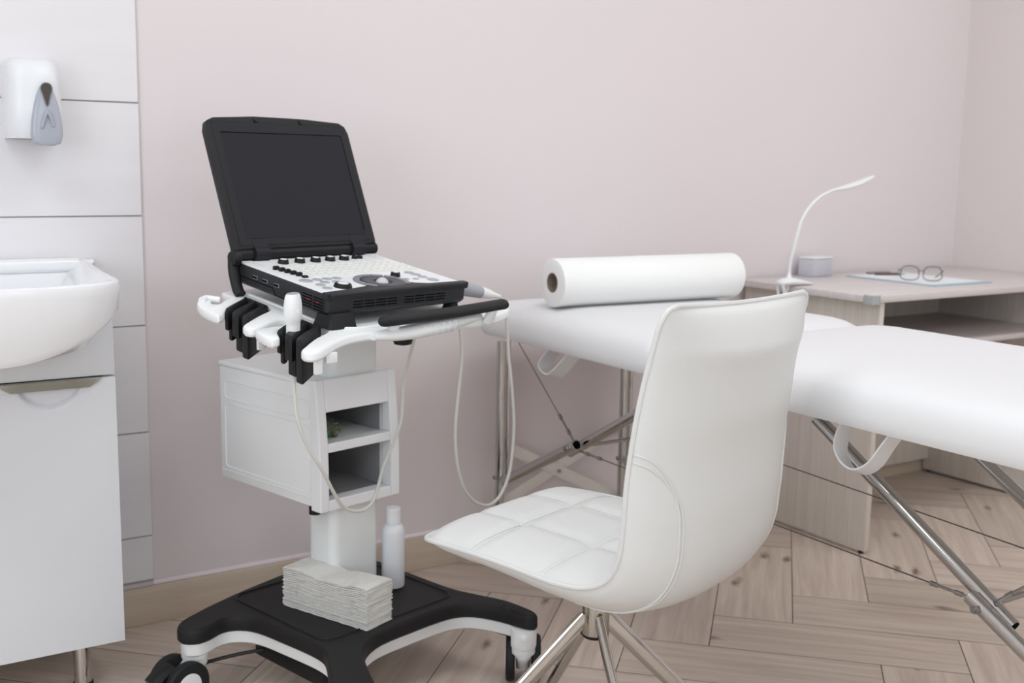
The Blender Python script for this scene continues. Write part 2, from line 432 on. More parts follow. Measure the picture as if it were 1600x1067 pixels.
def basin():
    cx = .31; half = [(.0, 2.115), (.09, 2.122), (.16, 2.140), (.205, 2.165), (.232, 2.197), (.243, 2.238), (.248, 2.30), (.255, 2.4), (.265, 2.5), (.275, 2.6), (.280, 2.66), (.276, 2.686), (.258, 2.6905)]
    R_ = [(cx+x, y) for x, y in half]; L_ = [(cx-x, y) for x, y in half[1:]][::-1]
    out = R_+L_   # CCW from front centre
    poly = []
    pts = spline([(x, y, 0) for x, y in out], 4, True); poly = [(p.x, min(p.y, 2.6935)) for p in pts]
    # keep the straight back edge
    def zb(x): return .748+.082*min(1, abs(x-cx)/.25)**2.0
    def sc(s, oy): return [(cx+(x-cx)*s, oy+(y-oy)*s) for x, y in poly]
    rings = []
    def ring(q, zf): rings.append([Vector((q[i][0], q[i][1], zf(poly[i][0], poly[i][1]))) for i in range(len(q))])
    ring(sc(.25, 2.55), lambda x, y: .735)
    ring(sc(.55, 2.55), lambda x, y: .738)
    ring(sc(.80, 2.55), lambda x, y: .742+.3*(zb(x)-.748))
    ring(sc(.90, 2.60), lambda x, y: zb(x)+.003)
    ring(inset(poly, .014), lambda x, y: zb(x)+.004)
    ring(inset(poly, .005), lambda x, y: zb(x)+.016)
    ring(inset(poly, .002), lambda x, y: .868)
    ring(inset(poly, .0), lambda x, y: .882)
    ring(inset(poly, .002), lambda x, y: .889)
    ring(inset(poly, .008), lambda x, y: .892)
    ring(inset(poly, .018), lambda x, y: .891)
    ring(inset(poly, .026), lambda x, y: .885)
    ring(sc(.84, 2.35), lambda x, y: .870)
    ring(sc(.72, 2.35), lambda x, y: .83)
    ring(sc(.5, 2.36), lambda x, y: .79)
    ring(sc(.2, 2.37), lambda x, y: .775)
    bm = bmesh.new(); loft(bm, rings)
    t = thing('washbasin', 'white ceramic washbasin with bowed front on the vanity cabinet', 'washbasin', (cx, 2.5, .80))
    obj('bowl', bm, M['ceramic'], t)
    lb = bmesh.new(); box(lb, (cx-.255, 2.628, .868), (cx+.262, 2.6925, .898), .011, 4)
    obj('back_ledge', lb, M['ceramic'], t)
    obj('drain', lathe([(.022, .774), (.022, .7772), (.014, .778)], (cx, 2.37, 0)), M['chrome'], t)
basin()

def dispenser():
    x0, x1, z0, z1 = .432, .542, 1.155, 1.322; yb = Y1-.009; yf = 2.592
    t = thing('soap_dispenser', 'white wall-mounted soap dispenser with grey push lever above the washbasin', 'dispenser', (.487, yb, 1.15))
    rings = []
    for (z, yy, ins) in ((z0+.003, yf+.020, .006), (z0, yf+.014, .003), (z0+.02, yf+.004, 0), (z0+.06, yf, 0), (z1-.05, yf+.002, .002), (z1-.018, yf+.008, .004), (z1-.005, yf+.020, .008), (z1, yf+.036, .014)):
        p = [(x1-ins, yb), (x0+ins, yb)]
        a, b = x0+ins, x1-ins
        f = [(a, yy+.035), (a+.004, yy+.016), (a+.014, yy+.005), (a+.030, yy), (b-.030, yy), (b-.014, yy+.005), (b-.004, yy+.016), (b, yy+.035)]
        q = f+p; rings.append([Vector((x, y, z)) for x, y in q])
    bm = bmesh.new(); loft(bm, rings); obj('body', bm, M['disp'], t)
    # lever: pointed arch of clear grey plastic
    def arch(n=14, s=1.0, c=.503, zb=1.142, zt=1.272, w=.031):
        pts = []
        for k in range(n+1):
            u = k/n; pts.append((c+s*w*math.cos(u*pi/2)**.55 if u < 1 else c, zb+.02+(zt-zb-.02)*u*s))
        return pts
    R_ = arch(); cc = .503
    prof = [(cc-.026, 1.146), (cc-.012, 1.141), (cc+.012, 1.141), (cc+.026, 1.146)]+R_+[(2*cc-x, z) for x, z in R_[:-1][::-1]]
    def ring(ins, y): 
        q = inset(prof, ins) if ins else prof
        return [Vector((x, y+ .0*(z-1.14), z)) for x, z in q]
    bm = bmesh.new(); loft(bm, [ring(0, yf+.012), ring(0, yf-.004), ring(.003, yf-.010), ring(.009, yf-.0125)])
    lv = obj('lever', bm, M['dispgrey'], t)
    w = [(cc+.0005, 1.222), (cc+.008, 1.246), (cc+.0115, 1.258), (cc+.008, 1.267), (cc, 1.270), (cc-.008, 1.267), (cc-.0115, 1.258), (cc-.008, 1.246)]
    w = smooth2(w, 3); bm = bmesh.new(); loft(bm, [[Vector((x, yf-.006, z)) for x, z in w], [Vector((x, yf-.0145, z)) for x, z in inset(w, .001)]])
    obj('sight_window', bm, M['dispdark'], lv)
    bm = tb([(x, yf-.0135, z) for x, z in w], .0013, 6, closed=True); obj('window_rim', bm, M['greyring'], lv)
    bm = bmesh.new(); tube(bm, spline([(cc-.012, yf-.013, 1.178), (cc-.004, yf-.016, 1.205), (cc+.002, yf-.016, 1.208), (cc+.012, yf-.013, 1.182)], 5), .0035, 8); obj('finger_ridge', bm, M['dispgrey'], lv)
dispenser()

# ------------------------------------------------------------------ ultrasound cart
CA = R(14)
C0 = Vector((.98, 2.08, 0))
def cw(x, y, z=0): return C0+Vector((x*cos(CA)-y*sin(CA), x*sin(CA)+y*cos(CA), z))
def TZ(y): return .812+.14*(y+.10)       # tray top surface (it tilts towards the user)
def cart():
    t = thing('ultrasound_cart', 'white and black wheeled ultrasound cart with column, storage box and tray', 'cart', C0, (0, 0, CA), world=False)
    # base
    ol = [(-.150, .155), (-.144, .09), (-.139, .0), (-.142, -.05), (-.155, -.085), (-.185, -.13), (-.225, -.19), (-.262, -.25), (-.285, -.30),
          (-.268, -.335), (-.235, -.345), (-.20, -.315), (-.168, -.255), (-.13, -.185), (-.095, -.128), (-.055, -.095), (.0, -.074), (.08, -.070), (.155, -.070), (.200, -.076), (.232, -.098), (.252, -.145), (.262, -.195), (.268, -.228),
          (.283, -.241), (.299, -.227), (.304, -.185), (.302, -.13), (.285, -.07), (.268, .0), (.266, .09), (.266, .20), (.268, .28), (.282, .36), (.306, .44), (.308, .485), (.286, .505), (.262, .48), (.235, .40), (.20, .355),
          (.10, .345), (.03, .338), (-.08, .318), (-.174, .294), (-.228, .276), (-.268, .260), (-.288, .236), (-.286, .210), (-.264, .193), (-.235, .194), (-.196, .206), (-.167, .192)]
    ol = smooth2(ol, 3)
    obj('base_shelf', prism(ol, [(.004, .137), (0, .142), (0, .160), (.002, .166), (.006, .170)]), M['black2'], t)
    obj('base_frame', prism(ol, [(.018, .104), (.010, .110), (.007, .1368)]), M['plastic'], t)
    tr = rrect(-.118, -.035, .240, .300, .03, 5)
    g = tb([(x, y, .1703) for x, y in tr], .0028, 6, closed=True); obj('tray_ridge', g, M['black'], t)
    for (cx, cy, a) in ((.275, -.185, 100), (-.225, -.235, 62)):
        bm = bmesh.new()
        for k in range(7):
            d = (k-3)*.0105; dx, dy = cos(R(a)), sin(R(a)); px, py = -dy, dx
            tube(bm, [(cx+dx*d-px*.013, cy+dy*d-py*.013, .1698), (cx+dx*d+px*.013, cy+dy*d+py*.013, .1698)], .0014, 6)
        obj('foot_grip', bm, M['black'], t)
    obj('battery_box', bx((-.118, -.028, .066), (-.02, .212, .1035), .004), M['black'], t)
    # casters
    def caster(x, y, a, pedal=False, pin=False):
        c = bpy.data.objects.new('caster', None); COL.objects.link(c); c.parent = t; c.location = (x, y, 0); c.rotation_euler = (0, 0, R(a))
        obj('collar', lathe([(.0262, .0942), (.0275, .097), (.0278, .118), (.0278, .1365)], seg=28), M['plastic'], c)
        obj('stem', lathe([(.0245, .080), (.0252, .082), (.0252, .0918), (.0235, .0938)], seg=24), M['gplastic'], c)
        bm = bmesh.new()
        loft(bm, [[Vector((ox+rx*cos(2*pi*k/20), ry*sin(2*pi*k/20), z)) for k in range(20)] for ox, rx, ry, z in ((-.038, .010, .0150, .028), (-.038, .024, .0160, .045), (-.028, .038, .0165, .060), (-.010, .034, .0205, .074), (0, .0250, .0248, .088))])
        obj('fork', bm, M['plastic'], c)
        for s in (-1, 1):
            w = obj('wheel', lathe([(.030, -.010), (.0465, -.010), (.0506, -.006), (.0512, 0), (.0506, .006), (.0465, .010), (.030, .010)], (-.040, s*.028, .0515), 40, 'y'), M['rubber'], c)
            obj('hub', lathe([(.0, .0), (.012, .0), (.034, -.002), (.036, -.005)] if s > 0 else [(.036, .005), (.034, .002), (.012, 0), (0, 0)], (-.040, s*.0395, .0515), 28, 'y', False, False), M['plastic'], w)
        if pedal:
            bm = bmesh.new(); tube(bm, spline([(-.06, 0, .092), (-.085, 0, .084), (-.105, 0, .070)], 4), .010, 10, sx=2.2, up=(0, 0, 1)); obj('brake_pedal', bm, M['black'], c)
        if pin: obj('pin', lathe([(.0, -.0), (.007, -.0), (.0085, .002)], (.018, -.029, .117), 16, 'y'), M['plastic'], c)
        return c
    caster(-.249, .236, 4, pedal=True); caster(.276, -.212, 223); caster(-.252, -.305, 60); caster(.288, .468, 120)
    pd = Vector((sin(R(227)), cos(R(227)), 0)); pp = Vector((.276, -.212, .122))+pd*.0262
    obj('pin', tb([pp, pp+pd*.0035, pp+pd*.0045], [.0085, .0085, .007], 20), M['plastic'], t)
    # column
    for za, zb_ in ((.1701, .3975), (.6685, .800)): obj('column', prism(rrect(.012, .105, .143, .198, .020, 6), [(0, za), (0, zb_)]), M['gplastic'], t)
    obj('column_knob', lathe([(.008, .372), (.013, .374), (.013, .3935)], (-.012, .135, 0)), M['black'], t)
    # storage box, open to the front: shell walls, front bezel, divider shelf
    bxo = bpy.data.objects.new('storage_box', None); COL.objects.link(bxo); bxo.parent = t
    x0, x1, y0, y1, z0, z1 = -.035, .170, .098, .455, .398, .668
    for nm, lo, hi in (('side_wall', (x0, y0, z0), (x0+.008, y1, z1-.010)), ('side_wall', (x1-.008, y0, z0), (x1, y1, z1-.010)), ('rear_wall', (x0+.008, y1-.008, z0), (x1-.008, y1, z1-.010)), ('floor_panel', (x0+.008, y0, z0), (x1-.008, y1-.008, z0+.008))):
        obj(nm, bx(lo, hi, .002), M['plastic'], bxo)
    obj('lid_panel', bx((x0-.003, y0-.002, z1-.012), (x1+.003, y1+.003, z1), .004, 3), M['plastic'], bxo)
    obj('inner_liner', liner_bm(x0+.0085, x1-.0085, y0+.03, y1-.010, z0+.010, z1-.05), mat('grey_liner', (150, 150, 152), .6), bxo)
    obj('divider_shelf', bx((x0+.009, y0-.006, .5215), (x1-.009, y1-.02, .5315), .001), M['plastic'], bxo)
    for lo, hi in (((y0+.022, .585), (y1-.02, .625)), ((y0+.022, .425), (y1-.02, .572))):   # raised rectangles on the left flank
        q = rrect(lo[0], lo[1], hi[0], hi[1], .010, 4)
        obj('flank_groove', tb([(x0-.0002, a, b) for a, b in q], .0013, 6, closed=True), M['plastic'], bxo)
    obj('flank_seam', tb([(x0-.0003, y0+.004, .416), (x0-.0003, y1-.003, .416)], .0010, 6), M['gplastic'], bxo)
    # bezel: leaning front frame
    def yfz(z): return y0-.004-.017*math.sin(min(1, max(0, (z1+.006-z)/.22))*pi/2)
    bm = bmesh.new()
    def bar(xa, xb, za, zb, n=6):
        rings = []
        for k in range(n+1):
            z = za+(zb-za)*k/n; yf = yfz(z); rings.append([Vector((xa, yf, z)), Vector((xb, yf, z)), Vector((xb, y0+.012, z)), Vector((xa, y0+.012, z))])
        loft(bm, rings)
    bar(x0-.006, x0+.017, z0-.006, z1+.003); bar(x1-.017, x1+.006, z0-.006, z1+.003)
    bar(x0+.017, x1-.017, z0-.006, .4155, 2); bar(x0+.017, x1-.017, .5175, .5375, 2); bar(x0+.017, x1-.017, .6025, z1+.003, 5)
    obj('front_bezel', bm, M['panelw'], bxo, smooth=False, bev=.0025)
    # tray
    t_ol = [(-.186, .200), (-.188, .168), (-.215, .150), (-.240, .128), (-.252, .132), (-.243, .152), (-.226, .170), (-.240, .182), (-.268, .160), (-.292, .112), (-.292, .058), (-.272, .064),
            (-.215, .118), (-.172, .140), (-.163, .110), (-.168, .062), (-.215, .030), (-.262, -.003), (-.290, -.026), (-.289, -.044), (-.270, -.046), (-.205, -.012), (-.180, -.016), (-.205, -.045), (-.262, -.050), (-.289, -.064), (-.296, -.115), (-.276, -.118), (-.255, -.088), (-.200, -.060),
            (-.165, -.052), (-.156, -.085), (-.165, -.113), (-.215, -.142), (-.262, -.176), (-.290, -.200), (-.282, -.218), (-.255, -.212), (-.19, -.172), (-.13, -.150), (-.05, -.146), (.05, -.144), (.14, -.146), (.20, -.148), (.255, -.140), (.32, -.112), (.352, -.072), (.346, -.060), (.31, -.085), (.262, -.095), (.245, -.06), (.243, .02), (.24, .12), (.236, .195), (.21, .215), (.0, .222), (-.16, .215)]
    t_ol = smooth2(t_ol, 3)
    obj('tray', prism(t_ol, [(.003, -.017), (0, -.013), (0, -.004), (.0015, -.001), (.004, 0)], lambda x, y: TZ(y)), M['plastic'], t)
    rl = [(-.143, .195), (-.143, -.105), (-.10, -.122), (.20, -.122), (.225, -.10), (.225, .19)]
    obj('tray_rim', tb([(x, y, TZ(y)+.0005) for x, y in rl], .0035, 8), M['plastic'], t)
    for (xx, yy) in ((-.235, -.020), (-.232, -.186)):       # clip tabs under the prongs
        bm = bx((xx-.022, yy-.006, TZ(yy)-.050), (xx-.006, yy+.002, TZ(yy)-.015), .002); box(bm, (xx+.005, yy-.002, TZ(yy)-.034), (xx+.03, yy+.006, TZ(yy)-.015), .002)
        obj('clip_tab', bm, M['plastic'], t)
    bm = bmesh.new(); tube(bm, spline([(-.225, .150, TZ(.15)), (-.245, .162, TZ(.15)+.004), (-.262, .155, TZ(.15)+.002)], 4), .007, 10); obj('cable_hook', bm, M['plastic'], t)
    # handle
    hp = spline([(-.074, -.164, .8265), (-.066, -.168, .8270), (.0, -.172, .8282), (.09, -.172, .8292), (.18, -.166, .8310), (.242, -.160, .8322), (.252, -.159, .8324)], 5)
    nh = len(hp); obj('handle', tb(hp, [.0090, .0106]+[.0112]*(nh-4)+[.0106, .0085], 14, sx=1.5, up=(0, 0, 1)), M['rubber'], t)
    for x in (-.045, .215): obj('handle_post', tb([(x, -.150, TZ(-.15)-.008), (x, -.166, .826)], .008, 12, sx=1.6), M['plastic'], t)
    gp = spline([(-.09, -.150, .797), (-.03, -.156, .797), (.02, -.158, .800), (.08, -.156, .804), (.13, -.150, .808), (.20, -.138, .810)], 5)
    nn = len(gp); obj('grip_housing', tb(gp, [.006+.009*math.sin(pi*min(1, (k+.5)/nn))**.6 for k in range(nn)], 14, sx=1.5, up=(0, 0, 1)), M['plastic'], t)
    bm = bmesh.new()
    for k in range(7):
        x = .005+.0165*k; zc = .8005+.06*(x-.012)
        tube(bm, [(x+.014*cos(a)*.25, -.1585+.004*abs(x-.06)/.06+.0205*cos(a)*1.0, zc+.0150*sin(a)) for a in [R(150+20*j) for j in range(12)]], .0026, 6)
    obj('grip_ribs', bm, M['gplastic'], t)
    obj('height_knob', lathe([(.004, .768), (.017, .771), (.019, .777), (.018, .790)], (.004, -.128, 0)), M['black'], t)
    # two black transducer holders on the left of the tray
    def holder(dy):
        h = bpy.data.objects.new('probe_holder', None); COL.objects.link(h); h.parent = t
        zt = TZ(.06+dy)+.006; d = Vector((-.093, -.070)).normalized()
        def Q(a, b): return (-.171+d.x*a, .144+dy+d.y*a-b)
        def pz(pts, lv, nm):
            if sum(pts[i-1][0]*pts[i][1]-pts[i][0]*pts[i-1][1] for i in range(len(pts))) < 0: pts = pts[::-1]
            return obj(nm, prism(pts, lv, lambda x, y: .14*(y-.06-dy)), M['rubber'], h)
        # three thick rounded walls; the gaps between them are the probe slots
        for b0, b1, d1, d2 in ((0, .014, .040, .064), (.0235, .049, .046, .078), (.056, .078, .078, .078)):
            bm_ = (b0+b1)/2
            def wall(l, f=1): 
                i = .004 if b0 > 0 else .0015
                return [Q(.0, b0+i), Q(.035, b0+i), Q(l-.030, b0), Q(l-.006, b0), Q(l-.001, b0+.0025), Q(l, bm_), Q(l-.001, b1-.0025), Q(l-.006, b1), Q(l-.030, b1), Q(.035, b1-i*(b1 < .07)), Q(.0, b1-i*(b1 < .07))]
            pz(wall(.118), [(.001, zt-d1), (0, zt-d1+.002), (0, zt-.007), (.0015, zt-.002), (.0032, zt)], 'holder_wall')
            if d2 > d1: pz(wall(.098), [(.001, zt-d2), (0, zt-d2+.002), (0, zt-d1+.0005)], 'holder_wall')
        pz([Q(-.001, 0), Q(.010, 0), Q(.010, .078), Q(-.001, .078)], [(.001, zt-.060), (0, zt-.058), (0, zt-.004), (.002, zt-.0005)], 'holder_back')
        return h
    holder(0); holder(-.165)
    # mains lead from the battery box
    obj('power_lead', tb(spline([(-.112, .18, .085), (-.17, .215, .078), (-.235, .26, .060), (-.30, .32, .02), (-.38, .38, .0065)], 6), .0042, 8), M['bcable'], t)
    return t
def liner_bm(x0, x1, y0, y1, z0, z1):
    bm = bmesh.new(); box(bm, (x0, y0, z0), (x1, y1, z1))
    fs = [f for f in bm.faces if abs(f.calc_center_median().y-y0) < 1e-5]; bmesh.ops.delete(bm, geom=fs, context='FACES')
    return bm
cart_o = cart()

# ------------------------------------------------------------------ ultrasound machine (laptop style)
def machine():
    t = thing('ultrasound_machine', 'laptop-style portable ultrasound machine with open dark screen on the cart tray', 'ultrasound machine', cw(.02, -.10, .829), (R(7.97), 0, CA), world=False)
    b = rrect(-.180, 0, .178, .300, .008, 3)
    obj('body', prism(b, [(.010, 0.004), (.004, .008), (0, .013), (0, .040), (.002, .044), (.004, .045)]), M['mbody'], t)
    obj('control_panel', prism(rrect(-.175, .008, .173, .292, .006, 3), [(0, .0445), (0, .0462), (.0012, .0472)]), M['panelw'], t)
    # black wrist rest curving round the trackball
    ring_c = (.0, .060)
    arc = [(ring_c[0]+.045*cos(R(a)), ring_c[1]+.045*sin(R(a))) for a in range(-20, 201, 12)]
    pad = [(-.182, -.002), (.180, -.002), (.180, .013), (.13, .0135), (.085, .016), (.058, .028)]+arc+[(-.066, .033), (-.098, .026), (-.135, .019), (-.182, .014)]
    obj('wrist_rest', prism(pad, [(.001, .036), (0, .040), (0, .0482), (.0012, .0496)]), M['mbody'], t)
    obj('front_lip', tb([(-.176, .0, .0455), (.174, .0, .0455)], .0045, 10), M['mbody'], t)
    # grey segmented ring
    for k in range(9):
        a0, a1 = -40+k*29+1, -40+(k+1)*29-1
        q = [(ring_c[0]+.0575*cos(R(a)), ring_c[1]+.0575*sin(R(a))) for a in [a0+(a1-a0)*j/5 for j in range(6)]]+[(ring_c[0]+.0462*cos(R(a)), ring_c[1]+.0462*sin(R(a))) for a in [a1-(a1-a0)*j/5 for j in range(6)]]
        obj('ring_key', prism(q, [(0, .046), (0, .0492), (.0008, .0500)]), M['greyring'], t)
    obj('trackball_bowl', lathe([(.0445, .0497), (.041, .0506), (.034, .0500), (.020, .0497)], (ring_c[0], ring_c[1]-.003, 0), 40), M['darkgrey'], t)
    bm = bmesh.new(); bmesh.ops.create_uvsphere(bm, u_segments=24, v_segments=16, radius=.0135); bmesh.ops.translate(bm, verts=bm.verts, vec=(-.008, .050, .0455)); obj('trackball', bm, M['ball'], t)
    # rotary knobs
    def knob(x, y, r, h, cap=True):
        bm = bmesh.new(); seg = 32
        loft(bm, [[Vector((x+rr*(1+.05*(k % 4 < 2))*cos(2*pi*k/seg), y+rr*(1+.05*(k % 4 < 2))*sin(2*pi*k/seg), z)) for k in range(seg)] for rr, z in ((r*1.05, .0472), (r*1.02, .0485), (r*.92, .047+h*.9), (r*.86, .047+h))])
        o = obj('rotary_knob', bm, M['black'], t)
        if cap: obj('knob_cap', lathe([(r*.66, .047+h-.0005), (r*.64, .047+h+.0006), (r*.45, .047+h+.001)], (x, y, 0), 24), M['panelw'], o)
    for x in (-.095, -.054, -.014, .024, .061): knob(x, .258, .0105, .009)
    knob(-.109, .046, .0165, .008); knob(.064, .094, .0095, .009)
    for x in (.093, .107): knob(x, .262, .0062, .006, False)
    for k in range(6):
        x, y = -.145+.0028*k, .212-.0152*k
        obj('gain_slider', prism(rrect(x-.006, y-.0042, x+.006, y+.0042, .0015, 2), [(0, .047), (0, .0525), (.001, .0545)] if k < 5 else [(0, .047), (0, .050), (.001, .0512)]), M['black'], t)
    for x, y, r in ((-.148, .110, .014), (-.120, .111, .010), (-.096, .112, .010), (-.073, .111, .010), (-.119, .089, .010), (-.093, .085, .010), (-.142, .072, .010), (-.146, .046, .010), (.118, .113, .011), (.120, .094, .011), (.119, .072, .011), (.068, .054+.01, .007), (.090, .060, .007), (.123, .044, .013)):
        obj('function_button', lathe([(r, .0470), (r, .0480), (r*.9, .0486)], (x, y, 0), 20), M['greyb'], t)
    kb = obj('keyboard', prism(rrect(-.108, .132, .166, .240, .004, 2), [(0, .0471), (0, .0476)]), M['keyw'], t)
    proto = None
    for j in range(5):
        for i in range(14):
            x = -.104+.0193*i+.0012*j; y = .137+.0202*j
            if x+.0165 > .166: continue
            if proto is None:
                bm = bx((0, 0, 0), (.0165, .0165, .0020), .0008, 1)
                proto = obj('key', bm, M['keyw'], kb); o = proto
                l = obj('key_letter', bx((.006, .006, .00205), (.0105, .0095, .0022)), M['keyl'], proto, smooth=False)
                proto.location = (x, y, .0476)
            else:
                o = proto.copy(); COL.objects.link(o); o.parent = kb; o.location = (x, y, .0476)
                for ch in proto.children:
                    c = ch.copy(); COL.objects.link(c); c.parent = o
    obj('red_key_mark', bx((-.030, .2355, .0477), (-.018, .2375, .0482)), M['red'], t, smooth=False)
    # speaker grilles at the rear corners
    for x in (-.170, .140):
        bm = bmesh.new()
        for i in range(8):
            for j in range(9): box(bm, (x+i*.0035, .245+j*.0045, .0471), (x+i*.0035+.0012, .245+j*.0045+.0012, .0474))
        obj('speaker_grille', bm, M['greyb'], t, smooth=False)
    # vents, ports
    def slots(nm, face, xs, zs, ln, parent=t, m='blackdeep', hh=.0018):
        bm = bmesh.new()
        for a in xs:
            for z in zs:
                if face == 'front': box(bm, (a, -.0006, z), (a+ln, .001, z+hh))
                else: box(bm, (-.1806, a, z), (-.179, a+ln, z+hh))
        return obj(nm, bm, M[m], parent, smooth=False)
    slots('front_vent', 'front', [-.118, -.090, -.062, -.034], [.018, .0235, .029], .024)
    slots('front_vent', 'front', [.010, .038, .066, .094], [.018, .0235, .029], .024)
    slots('side_vent', 'side', [.010, .046], [.012, .0175, .023, .0285, .034], .030)
    slots('side_vent_mark', 'side', [.024, .052], [.0255], .010, m='red', hh=.0028)
    for y in (.222, .188, .150):
        p = obj('usb_port', bx((-.1812, y, .026), (-.179, y+.016, .033), .0006, 1), M['greyring'], t)
        obj('port_opening', bx((-.1815, y+.001, .0275), (-.180, y+.015, .0318)), M['blackdeep'], p, smooth=False)
    obj('side_cover', tb([(-.1802, .285, .022), (-.1802, .170, .022), (-.1802, .162, .010), (-.1802, .10, .009)], .0009, 5), M['blackdeep'], t)
    for x, s, wf in ((-.148, 1, .034), (.160, -1, .014)):
        bm = prism(rrect(x-wf, -.016 if s > 0 else .004, x+wf, .040, .008, 3), [(0, -.016), (.002, -.010), (.006, .004), (.010, .012)]); obj('support_foot', bm, M['rubber'], t)
    # folded-back carrying bracket
    for x in (-.186,):
        obj('bracket_arm', tb(spline([(x, .300, .058), (x-.004, .290, .030), (x-.004, .272, -.004), (x-.003, .262, -.012)], 4), .012, 12, sx=.75, up=(1, 0, 0)), M['rubber'], t)
        obj('bracket_pivot', lathe([(.014, -.008), (.017, -.004), (.017, .006), (.013, .009)], (x-.002, .292, .055), 20, 'x'), M['black'], t)
    # hinge and lid
    obj('hinge_bar', tb([(-.176, .304, .058), (.182, .304, .058)], .0125, 16), M['black'], t)
    for x in (-.122, .128):
        bm = tb([(x-.018, .300, .060), (x+.018, .300, .060)], .0150, 16)
        obj('hinge_sleeve', bm, M['bezel'], t)
    lid = bpy.data.objects.new('screen_lid', None); COL.objects.link(lid); lid.parent = t
    lid.location = (0, .304, .062); lid.rotation_euler = (R(-30), 0, 0)   # local z runs up the lid, -y faces the user
    Hh = .292; Ww = .182
    q = [(-Ww, .004), (Ww-.002, .004), (Ww, .012), (Ww, Hh-.030), (Ww-.006, Hh-.012), (Ww-.020, Hh-.004), (.06, Hh+.002), (-.06, Hh+.003), (-Ww+.022, Hh-.003), (-Ww+.006, Hh-.010), (-Ww, Hh-.028), (-Ww, .012)]
    bm = bmesh.new(); loft(bm, [[Vector((x, y, z)) for x, z in inset(q, d)] for d, y in ((.006, .014), (.001, .011), (0, .005), (0, -.0075), (.002, -.0095), (.006, -.0098))], True, True)
    obj('lid_shell', bm, M['black'], lid)
    obj('bezel', bxl((-Ww+.012, -.0108, .012), (Ww-.012, -.0092, Hh-.012), .001), M['bezel'], lid)
    obj('display', bxl((-Ww+.030, -.0114, .026), (Ww-.026, -.0100, Hh-.036), .0008), M['screen'], lid)
    obj('display_edge', tb([(-Ww+.030, -.0112, Hh-.036), (Ww-.026, -.0112, Hh-.036), (Ww-.026, -.0112, .034)], .0010, 6), M['blackdeep'], lid)
    for x in (-.06, .055): obj('latch', bxl((x-.003, -.0130, Hh-.012), (x+.003, -.0098, Hh-.004), .0008), M['black'], lid)
    for x in (-.122, .128): obj('hinge_plate', bxl((x-.018, -.0125, -.008), (x+.018, -.0095, .026), .0015), M['bezel'], lid)
def bxl(lo, hi, b): return bx(lo, hi, b, 1)
machine()

